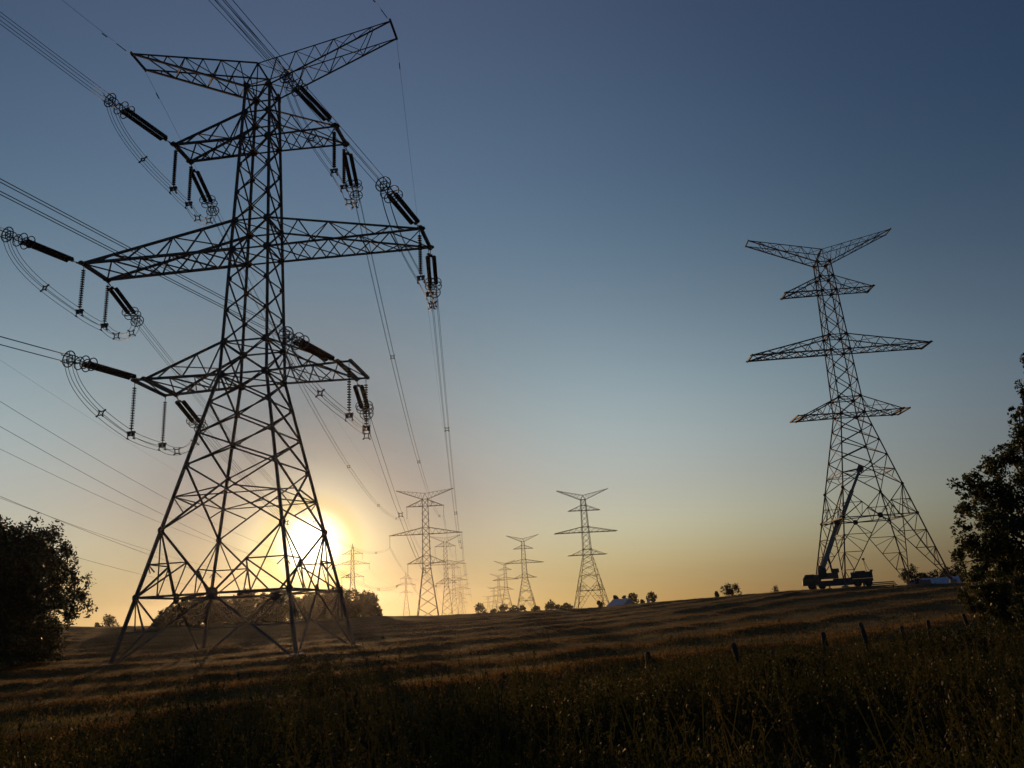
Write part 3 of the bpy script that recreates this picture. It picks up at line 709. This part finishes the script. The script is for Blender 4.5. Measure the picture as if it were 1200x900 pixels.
for q, (nm, sx, lvl, Lx, ty, Lo, to) in enumerate(PH):
    h = hh[lvl]-.12
    near = aloc(sx*Lx, -ty, h); farp = aloc(sx*Lx, ty, h)
    pa, pm, wm = INP[q]; pa = math.radians(pa); din = Vector((-math.sin(pa), -math.cos(pa), pm))
    tgt = susp_bottom[(0, q)]; do = tgt-farp; do.z = 0; do.normalize(); do = Vector((do.x, do.y, -.17))
    for pos, d, side in ((near, din, 'near'), (farp, do, 'far')):
        place_parts('strain_insulator', SP, "twin insulator strings pulling %s from the near pylon's %s arm" % ('towards the viewer' if side == 'near' else 'away', nm), 'insulator', pos, basis(d), 'twin strain insulators on the near pylon')
    Pin = near+din.normalized()*6.3; Pout = farp+do.normalized()*6.3
    tips = []
    for sy in (-1, 1):
        tp = aloc(sx*(Lo-.12), sy*(to-.05), h)
        place_parts('jumper_insulator', JP, "single insulator string hanging under the %s end of the near pylon's %s arm" % ('near' if sy < 0 else 'far', nm), 'insulator', tp, Matrix.Rotation(A_RZ, 3, 'Z'), 'hanging jumper insulators on the near pylon')
        tips.append(tp-Vector((0, 0, 3.97)))
    # incoming span from the pylon behind the viewer
    start = near+din.normalized()*6.7; hd = Vector((-math.sin(IN_AZ), -math.cos(IN_AZ), 0)); pts = []
    for t in [0, 2, 5, 9, 14, 20, 27, 35, 44, 54, 66, 80, 100, 125, 155, 190, 230, 270]:
        pts.append(start+hd*t+Vector((0, 0, wm*t+.0002*t*t)))
    root = thing('conductor_bundle', "four-wire conductor from above the viewer to the near pylon's %s arm" % nm, 'power line', (0, 0, 0), 0, 'conductors coming in from behind the viewer')
    for b in quad_bundle(pts, .02): b.build('subconductor', M['alu'], root)
    # outgoing span
    s0 = farp+do.normalized()*6.7; path = span(s0, tgt, 8.5)
    root = thing('conductor_bundle', "four-wire conductor sagging away from the near pylon's %s arm to the next pylon" % nm, 'power line', (0, 0, 0), 0, 'conductors from the near pylon to the next')
    for b in quad_bundle(path, .018): b.build('subconductor', M['alu'], root)
    for t in (.14, .36, .58, .8):
        k = t*40; i = int(k); p = path[i].lerp(path[i+1], k-i); spacer(p, path[i+1]-path[i], sc=1.7).build('spacer', M['ringm'], root)
    # jumper loop
    a, b_ = tips; ld = (b_-a).normalized(); dn = Vector((0, 0, -1))
    def bez(p0, p1, p2, p3, n):
        return [p0*(1-t)**3+p1*3*t*(1-t)**2+p2*3*t*t*(1-t)+p3*t**3 for t in [k/n for k in range(n+1)]]
    hin = (a-Pin); hin.z = 0
    s1 = bez(Pin, Pin+hin*.05+dn*2.2, a-hin.normalized()*2.6+Vector((0, 0, .55))-dn*.1, a, 14)
    s2 = bez(a, a+ld*.9+dn*.12, b_-ld*.9+dn*.12, b_, 6)
    hout = (Pout-b_); hout.z = 0
    s3 = bez(b_, b_+hout.normalized()*2.4+dn*.35, Pout-hout*.05+dn*2.0, Pout, 14)
    jp = s1+s2[1:]+s3[1:]
    root = thing('jumper_loop', "slack four-wire jumper loop hanging beneath the near pylon's %s arm" % nm, 'power line', (0, 0, 0), 0, 'jumper loops of the near pylon')
    for b in quad_bundle(jp, .019): b.build('subconductor', M['alu'], root)
    for sg, t in ((s1, .62), (s3, .3), (s3, .72)):
        k = t*14; i = int(k); spacer(sg[i].lerp(sg[i+1], k-i), sg[i+1]-sg[i], sc=1.5).build('spacer', M['ringm'], root)
    # further spans
    for i in range(len(SPOS)-1):
        pts = span(susp_bottom[(i, q)], susp_bottom[(i+1, q)], 8.0, 14); mb = MB(); mb.smooth = True
        for b in quad_bundle(pts, .02, seg=4):
            mb.add(b.v, b.f)
        o = mb.build('conductor_bundle', M['alu'])
        tag(o, 'conductor at the %s arms between the %s and %s distant wired pylons' % (nm, ['first', 'second', 'third', 'fourth'][i], ['second', 'third', 'fourth', 'farthest'][i]), 'power line', 'conductors between the distant pylons')
for sx, nm in ((-1, 'left'), (1, 'right')):
    n_ = aloc(sx*11.11, -1.04, 29.1); f_ = aloc(sx*11.11, 1.04, 29.1); hd = Vector((-math.sin(IN_AZ), -math.cos(IN_AZ), 0))
    mb = MB(); mb.smooth = True; mb.tube([n_+hd*t+Vector((0, 0, -.02*t+.0002*t*t)) for t in (0, 3, 8, 15, 25, 40, 60, 90, 130, 180, 240)], .013, 5)
    mb.smooth = False; mb.bar(n_+hd*.6+Vector((0, 0, -.03)), n_+hd*1.6+Vector((0, 0, -.06)), .05); mb.bar(n_+hd*2.6+Vector((0, 0, -.18)), n_+hd*3.1+Vector((0, 0, -.2)), .06)
    tag(mb.build('earth_wire', M['alu']), "thin earth wire rising over the viewer from the near pylon's %s peak tip" % nm, 'power line')
    t0 = sloc(SPOS[0], sx*10.7, 0, 46.9); mb = MB(); mb.smooth = True; pp = span(f_, t0, 6.0, 30); mb.tube(pp, .012, 5); mb.smooth = False
    d = (pp[1]-pp[0]).normalized(); mb.bar(f_+d*2.6+Vector((0, 0, -.07)), f_+d*3.3+Vector((0, 0, -.07)), .07)
    tag(mb.build('earth_wire', M['alu']), "thin earth wire dropping away from the near pylon's %s peak tip" % nm, 'power line')
    for i in range(len(SPOS)-1):
        mb = MB(); mb.tube(span(sloc(SPOS[i], sx*10.7, 0, 46.9), sloc(SPOS[i+1], sx*10.7, 0, 46.9), 5, 12), .012, 4)
        tag(mb.build('earth_wire', M['alu']), 'earth wire at the %s peaks between the %s and %s distant wired pylons' % (nm, ['first', 'second', 'third', 'fourth'][i], ['second', 'third', 'fourth', 'farthest'][i]), 'power line', 'earth wires between the distant pylons')
# smaller line: wires and insulators
for sx, sn in ((-1, 'left'), (1, 'right')):
    for zb, L, an in ((30.4, 4.2, 'top'), (25.8, 7.2, 'middle'), (20.2, 4.8, 'bottom')):
        P = [sloc(t, sx*L, 0, zb)-Vector((0, 0, .1)) for t in DPOS]
        for p, tn in zip(P, ('hidden left hand', 'glare lit', 'far')):
            mb = MB(); mb.smooth = True; mb.lathe(p, p-Vector((0, 0, 2.4)), disc_profile(2.4, .13, .3), 8)
            tag(mb.build('suspension_insulator', M['porcelain']), 'short insulator under the %s %s arm of the %s pointed pylon' % (an, sn, tn), 'insulator', 'insulators of the smaller line')
        for i, wn in ((0, 'from the left edge to the sun glare'), (1, 'between the two pointed pylons')):
            mb = MB(); mb.smooth = True; mb.tube(span(P[i]-Vector((0, 0, 2.4)), P[i+1]-Vector((0, 0, 2.4)), 7.5, 30), .022, 5)
            tag(mb.build('power_cable', M['alu']), '%s %s wire of the pointed pylons, %s' % (an, sn, wn), 'power line', 'wires of the smaller line')
for i, wn in ((0, 'from the left edge to the sun glare'), (1, 'between the two pointed pylons')):
    mb = MB(); mb.tube(span(sloc(DPOS[i], 0, 0, 35), sloc(DPOS[i+1], 0, 0, 35), 6, 30), .01, 4)
    tag(mb.build('earth_wire', M['alu']), 'topmost thin wire of the pointed pylons, '+wn, 'power line')

# ------------------------------------------------------------------ fence
fx = thing('wire_fence', 'old wire fence on leaning wooden posts running through the weeds at right', 'fence')
posts = [(2.6, 18.6, 1.0, 2), (4.9, 19.3, 1.05, -9), (7.6, 21.6, 1.05, 1), (9.6, 23.6, 1.25, -8), (12.2, 27.2, .95, -3), (14.1, 29.6, 1.0, 4), (16.6, 31.4, 1.15, -9), (18.9, 33.8, 1.1, 2)]
tops = []
for x, y, h, ln in posts:
    h *= .85; z = gz(x, y); mb = MB(); mb.smooth = True; t = math.radians(ln); up = Vector((math.sin(t), .05, math.cos(t)))
    b0 = Vector((x, y, z-.3)); mb.lathe(b0, b0+up, [(0, .07), (h*.6, .072), (h+.25, .062), (h+.3, .045)], 9); mb.build('post', M['post'], fx)
    tops.append((b0+up*.3, up, h))
for k in range(3):
    mb = MB(); mb.smooth = True
    pts = []
    for i in range(len(tops)-1):
        p0, u0, h0 = tops[i]; p1, u1, h1 = tops[i+1]
        q0 = p0+u0*h0*(.35+.27*k)+Vector((0, -.075, 0)); q1 = p1+u1*h1*(.35+.27*k)+Vector((0, -.075, 0))
        pts += [q0.lerp(q1, t/5)-Vector((0, 0, .16*(t/5)*(1-t/5))) for t in range(5)]
    pts.append(q1); mb.tube(pts, .004, 4); mb.build('fence_wire', M['wire'], fx)

# ------------------------------------------------------------------ farm buildings
def barn(name, label, px, yroof, D, wid, dep, eave, roofh, rz, wall, roof, cat='barn'):
    p = at(px, yroof, D); z0 = gz(p.x, p.y); tot = p.z-z0; s = 1.0
    root = thing(name, label, cat, (p.x, p.y, z0), rz); e = tot-roofh
    b = MB(); b.prism([(-wid/2, -.5), (wid/2, -.5), (wid/2, e), (0, e+roofh*.97), (-wid/2, e)], -dep/2, dep/2); w_ = b.build('wall', wall, root)
    r = MB()
    for sx in (-1, 1):
        r.prism([(0, e+roofh), (0, e+roofh+.12), (sx*(wid/2+.4), e-.12), (sx*(wid/2+.4), e-.24)], -dep/2-.4, dep/2+.4)
    r.build('roof', roof, root)
    d = MB(); d.box((-1.3, -dep/2-.06, 0), (1.3, -dep/2-.01, min(2.6, e))); d.build('door', M['greywall'], root)
    return root
barn('barn', 'pale roofed barn on the skyline right of the distant bare pylon', 728, 702.0, 300, 7.5, 7.5, 2, 2.3, math.radians(38), M['greywall'], M['roofwhite'])
barn('barn', 'long low barn with pale roof at right, beyond the feet of the big bare pylon', 1096, 677.5, 205, 5.0, 8.5, 2, 1.1, math.radians(68), M['greywall'], M['roofwhite'])
barn('shed', 'small brown shed just left of the low pale roofed barn', 1077, 680.5, 200, 3.4, 3.6, 2, .9, math.radians(70), M['barnwall'], M['barnwall'], 'shed')
p = at(759.5, 701.8, 298); z0 = gz(p.x, p.y); H = p.z-z0
root = thing('silo', 'small bright white silo on the skyline right of the pale barn', 'silo', (p.x, p.y, z0))
b = MB(); b.smooth = True; b.lathe((0, 0, -.3), (0, 0, H), [(0, .55), (H-.25, .55)], 20); b.build('shell', M['roofwhite'], root)
b = MB(); b.smooth = True; b.lathe((0, 0, H-.56), (0, 0, H), [(0, .6), (.28, .42), (.5, .12), (.56, .03)], 20); b.build('cap', M['roofwhite'], root)

# ------------------------------------------------------------------ mobile crane
p0 = at(942, 693, 127); p1 = at(1026, 690, 127); dv = p1-p0; rz = math.atan2(dv.y, dv.x); Lc = math.hypot(dv.x, dv.y)
cz = gz((p0.x+p1.x)/2, (p0.y+p1.y)/2)
root = thing('mobile_crane', 'truck mounted crane with raised telescopic boom parked behind the big bare pylon', 'crane', (p0.x, p0.y, cz), rz)
def cpart(name, mat, fn, par=None, bev=0):
    b = MB(); fn(b); return b.build(name, mat, par or root, bev)
cpart('chassis', M['craned'], lambda b: (b.box((.3, -1.15, .75), (Lc-.1, 1.15, 1.15)), b.box((4.2, -1.25, 1.15), (6.8, 1.25, 1.35)), b.box((2.1, -1.2, .38), (6.9, 1.2, .76)), b.box((7.9, -.9, .5), (8.3, .9, .76))), bev=.03)
cab = cpart('cab', M['craney'], lambda b: b.prism([(0, .6), (2.1, .6), (2.1, 2.0), (1.7, 2.15), (.55, 2.15), (.1, 1.5)], -1.15, 1.15), bev=.05)
cpart('window', M['glass'], lambda b: b.prism([(.32, 1.5), (1.6, 1.5), (1.6, 2.02), (.62, 2.02)], -1.17, -1.152), cab)
up = cpart('superstructure', M['craney'], lambda b: (b.box((2.3, -1.2, 1.4), (5.0, 1.2, 2.2)), b.prism([(2.0, 1.5), (3.6, 1.5), (3.2, 3.2), (2.5, 3.4)], -.5, .5), b.box((4.3, -1.2, 2.2), (5.2, 1.2, 2.75))), bev=.05)
cpart('operator_cab', M['glass'], lambda b: b.prism([(2.3, 1.6), (3.5, 1.6), (3.5, 2.9), (2.8, 3.0), (2.35, 2.4)], -1.35, -.6), up, bev=.04)
cpart('load_box', M['craned'], lambda b: (b.box((6.6, -1.2, 1.2), (Lc-.1, 1.2, 2.05)), b.box((7.2, -1.0, 2.05), (8.6, 1.0, 2.2)), b.box((9.6, -.9, 2.05), (Lc-.4, .9, 2.28))), bev=.04)
cpart('mast', M['steel'], lambda b: (b.bar((Lc-.75, 0, 2.0), (Lc-.95, 0, 3.75), .06), b.bar((Lc-.35, 0, 2.0), (Lc-.9, 0, 3.75), .06), b.bar((Lc-.35, 0, 2.0), (Lc-.65, 0, 3.0), .05), b.box((Lc-1.1, -.15, 3.7), (Lc-.75, .15, 3.95))))
for wx in (1.2, 2.6, 7.4, 8.8, 10.2):
    if wx > Lc-.6: continue
    for sy in (-1, 1):
        wq = MB(); wq.smooth = True; wq.lathe((wx, sy*.8, .52), (wx, sy*1.15, .52), [(0, .3), (0.02, .5), (.3, .52), (.35, .3)], 20); w_ = wq.build('wheel', M['rubber'], root)
        h = MB(); h.lathe((wx, sy*1.14, .52), (wx, sy*1.2, .52), [(0, .24), (.05, .2)], 14); h.build('hub', M['ringm'], w_)
for wx in (3.6, Lc-1.4):
    cpart('outrigger', M['craned'], lambda b: (b.bar((wx, -2.4, .95), (wx, 2.4, .95), .22), b.bar((wx, -2.35, .95), (wx, -2.35, .05), .14), b.bar((wx, 2.35, .95), (wx, 2.35, .05), .14), b.plate((wx, -2.35, .05), (0, 0, 1), .35, .04), b.plate((wx, 2.35, .05), (0, 0, 1), .35, .04)))
foot = at(960, 678, 127); mid = at(982.7, 610.7, 127); tip = at(1008, 549, 127)
inv = (Matrix.Translation((p0.x, p0.y, cz)) @ Matrix.Rotation(rz, 4, 'Z')).inverted()
f_, m_, t_ = inv @ foot, inv @ mid, inv @ tip
for v in (f_, m_, t_): v.y = 0
bd = (t_-f_).normalized(); pr = Vector((bd.z, 0, -bd.x))
def boom(b):
    b.bar(f_-bd*.4, f_.lerp(m_, .98), .58, .66)
boo = cpart('boom', M['boom'], boom, bev=.04)
cpart('boom_section', M['boom'], lambda b: b.bar(f_.lerp(t_, .4), f_.lerp(t_, .80), .5, .55), boo)
cpart('boom_section', M['boom'], lambda b: b.bar(f_.lerp(t_, .75), t_, .36, .38), boo)
cpart('boom_head', M['craned'], lambda b: (b.bar(t_-bd*.5, t_+bd*.5, .5, .8), b.bar(t_+Vector((-2.1, 0, -.25)), t_+Vector((.3, 0, .05)), .18), b.lathe(t_+pr*.2+Vector((0, -.15, 0)), t_+pr*.2+Vector((0, .15, 0)), [(0, .3), (.3, .3)], 12)), boo)
cpart('boom_collar', M['craned'], lambda b: (b.bar(f_.lerp(m_, .93), f_.lerp(m_, .99), .8, .9), b.bar(m_+Vector((-2.0, 0, -.5)), m_+Vector((.6, 0, .25)), .15)), boo)
cpart('lift_cylinder', M['ringm'], lambda b: b.tube([Vector((4.3, 0, 1.7)), f_.lerp(m_, .42)], .16, 8), boo)
# low flat trailer of tower steel beside the crane
q = at(1036, 688.5, 124); z0 = gz(q.x, q.y)
root = thing('steel_stack', 'low stack of lattice steel lying on the skyline right of the crane', 'steel bars', (q.x, q.y, z0), rz)
for zz in range(3):
    b = MB()
    for k in range(4): b.angle((-1.6+.1*zz, -.5+k*.33, .15+zz*.22), (1.7-.15*zz, -.5+k*.33, .15+zz*.22), .14)
    b.build('steel_layer', M['steel'], root)
b = MB(); [b.box((xx-.1, -.7, -.05), (xx+.1, .7, .09)) for xx in (-1.2, 0, 1.2)]; b.build('bearer', M['post'], root)

# ------------------------------------------------------------------ haze, sky, sun
m = bpy.data.materials.new('haze_air'); m.use_nodes = True; nt = m.node_tree; nt.nodes.clear()
out = nt.nodes.new('ShaderNodeOutputMaterial'); pv = nt.nodes.new('ShaderNodeVolumePrincipled')
pv.inputs['Color'].default_value = (.93, .93, .95, 1); pv.inputs['Density'].default_value = .00005; pv.inputs['Anisotropy'].default_value = .85
nt.links.new(pv.outputs[0], out.inputs['Volume'])
b = MB(); b.box((-2100, -2100, -8), (2100, 2100, 62)); o = b.build('haze', m); tag(o, 'thin evening haze over the field and distant pylons', 'haze', kind='stuff')

SUN_AZ = math.radians(-14.562); SUN_EL = math.radians(5.138)
sd = Vector((math.sin(SUN_AZ)*math.cos(SUN_EL), math.cos(SUN_AZ)*math.cos(SUN_EL), math.sin(SUN_EL)))
ld = bpy.data.lights.new('sun', 'SUN'); ld.energy = 3.0; ld.angle = math.radians(.53); ld.color = (1, .56, .25)
lo = bpy.data.objects.new('sun', ld); COL.objects.link(lo); lo.rotation_euler = sd.to_track_quat('Z', 'Y').to_euler()
w = bpy.data.worlds.new('World'); S.world = w; w.use_nodes = True; nt = w.node_tree; N = nt.nodes; Lk = nt.links
sk = N.new('ShaderNodeTexSky'); sk.sky_type = 'NISHITA'; sk.sun_disc = False
sk.sun_elevation = SUN_EL; sk.sun_rotation = SUN_AZ
sk.air_density = 1.0; sk.dust_density = .5; sk.ozone_density = 3; sk.altitude = 0
bg = N['Background']; bg.inputs[1].default_value = .1; # the evening sky away from the clean-air model: tint and brightness by height above the horizon and by angle from the sun
EK = [0, 2, 5, 9, 14, 21, 30, 42, 60]; AK = [0, 1.5, 2.5, 4, 7, 12, 20, 30, 45, 70, 180]
ERATIO = [[0.253, 0.364, 0.505], [0.318, 0.387, 0.474], [0.605, 0.654, 0.708], [0.797, 0.807, 0.854], [0.845, 0.918, 0.947], [0.694, 0.809, 0.868], [0.591, 0.742, 0.884], [0.771, 0.813, 1.019], [1.147, 0.933, 1.254]]
ARATIO = [[5, 5.5, 7], [2.3, 2.3, 2.6], [1.05, 0.97, 0.74], [0.7, 0.7, 0.62], [0.5, 0.49, 0.49], [0.792, 0.736, 0.692], [1.538, 1.29, 1.06], [1.998, 1.443, 1.097], [1.481, 1.005, 0.805], [0.698, 0.588, 0.609], [0.5, 0.5, 0.55]]
def interp_ramp(fac, K, vals):
    top = max(max(v) for v in vals); cr = N.new('ShaderNodeValToRGB'); cr.color_ramp.interpolation = 'CARDINAL'; e = cr.color_ramp.elements
    for i, (k, v) in enumerate(zip(K, vals)):
        x = e[i] if i < 2 else e.new(k)
        x.position = k; x.color = (v[0]/top, v[1]/top, v[2]/top, 1)
    Lk.new(fac, cr.inputs[0])
    m = N.new('ShaderNodeVectorMath'); m.operation = 'SCALE'; m.inputs['Scale'].default_value = top; Lk.new(cr.outputs[0], m.inputs[0]); return m.outputs[0]
def mathn(op, a, b=None, clamp=False):
    m = N.new('ShaderNodeMath'); m.operation = op; m.use_clamp = clamp
    for i, v in enumerate((a, b)):
        if v is None: continue
        if isinstance(v, (int, float)): m.inputs[i].default_value = v
        else: Lk.new(v, m.inputs[i])
    return m.outputs[0]
tcw = N.new('ShaderNodeTexCoord'); sx = N.new('ShaderNodeSeparateXYZ'); Lk.new(tcw.outputs['Generated'], sx.inputs[0])
el = mathn('MULTIPLY', mathn('ARCSINE', mathn('MAXIMUM', sx.outputs['Z'], 0.)), 180/math.pi)
elf = mathn('POWER', mathn('DIVIDE', el, 60.), .5, True)
dp = N.new('ShaderNodeVectorMath'); dp.operation = 'DOT_PRODUCT'; Lk.new(tcw.outputs['Generated'], dp.inputs[0]); dp.inputs[1].default_value = tuple(sd)
ang = mathn('MULTIPLY', mathn('ARCCOSINE', mathn('MINIMUM', dp.outputs['Value'], 1.)), 180/math.pi)
anf = mathn('POWER', mathn('DIVIDE', ang, 180.), .5, True)
c1 = interp_ramp(elf, [(k/60)**.5 for k in EK], ERATIO); c2 = interp_ramp(anf, [(k/180)**.5 for k in AK], ARATIO)
v1 = N.new('ShaderNodeVectorMath'); v1.operation = 'MULTIPLY'; Lk.new(sk.outputs[0], v1.inputs[0]); Lk.new(c1, v1.inputs[1])
v2 = N.new('ShaderNodeVectorMath'); v2.operation = 'MULTIPLY'; Lk.new(v1.outputs[0], v2.inputs[0]); Lk.new(c2, v2.inputs[1])
Lk.new(v2.outputs[0], bg.inputs[0])
vs = S.view_settings; vs.view_transform = 'Standard'; vs.look = 'None'; vs.gamma = 1; vs.use_curve_mapping = False; vs.exposure = 0.0
S.cycles.volume_bounces = 0; S.cycles.max_bounces = 5; S.cycles.transparent_max_bounces = 8
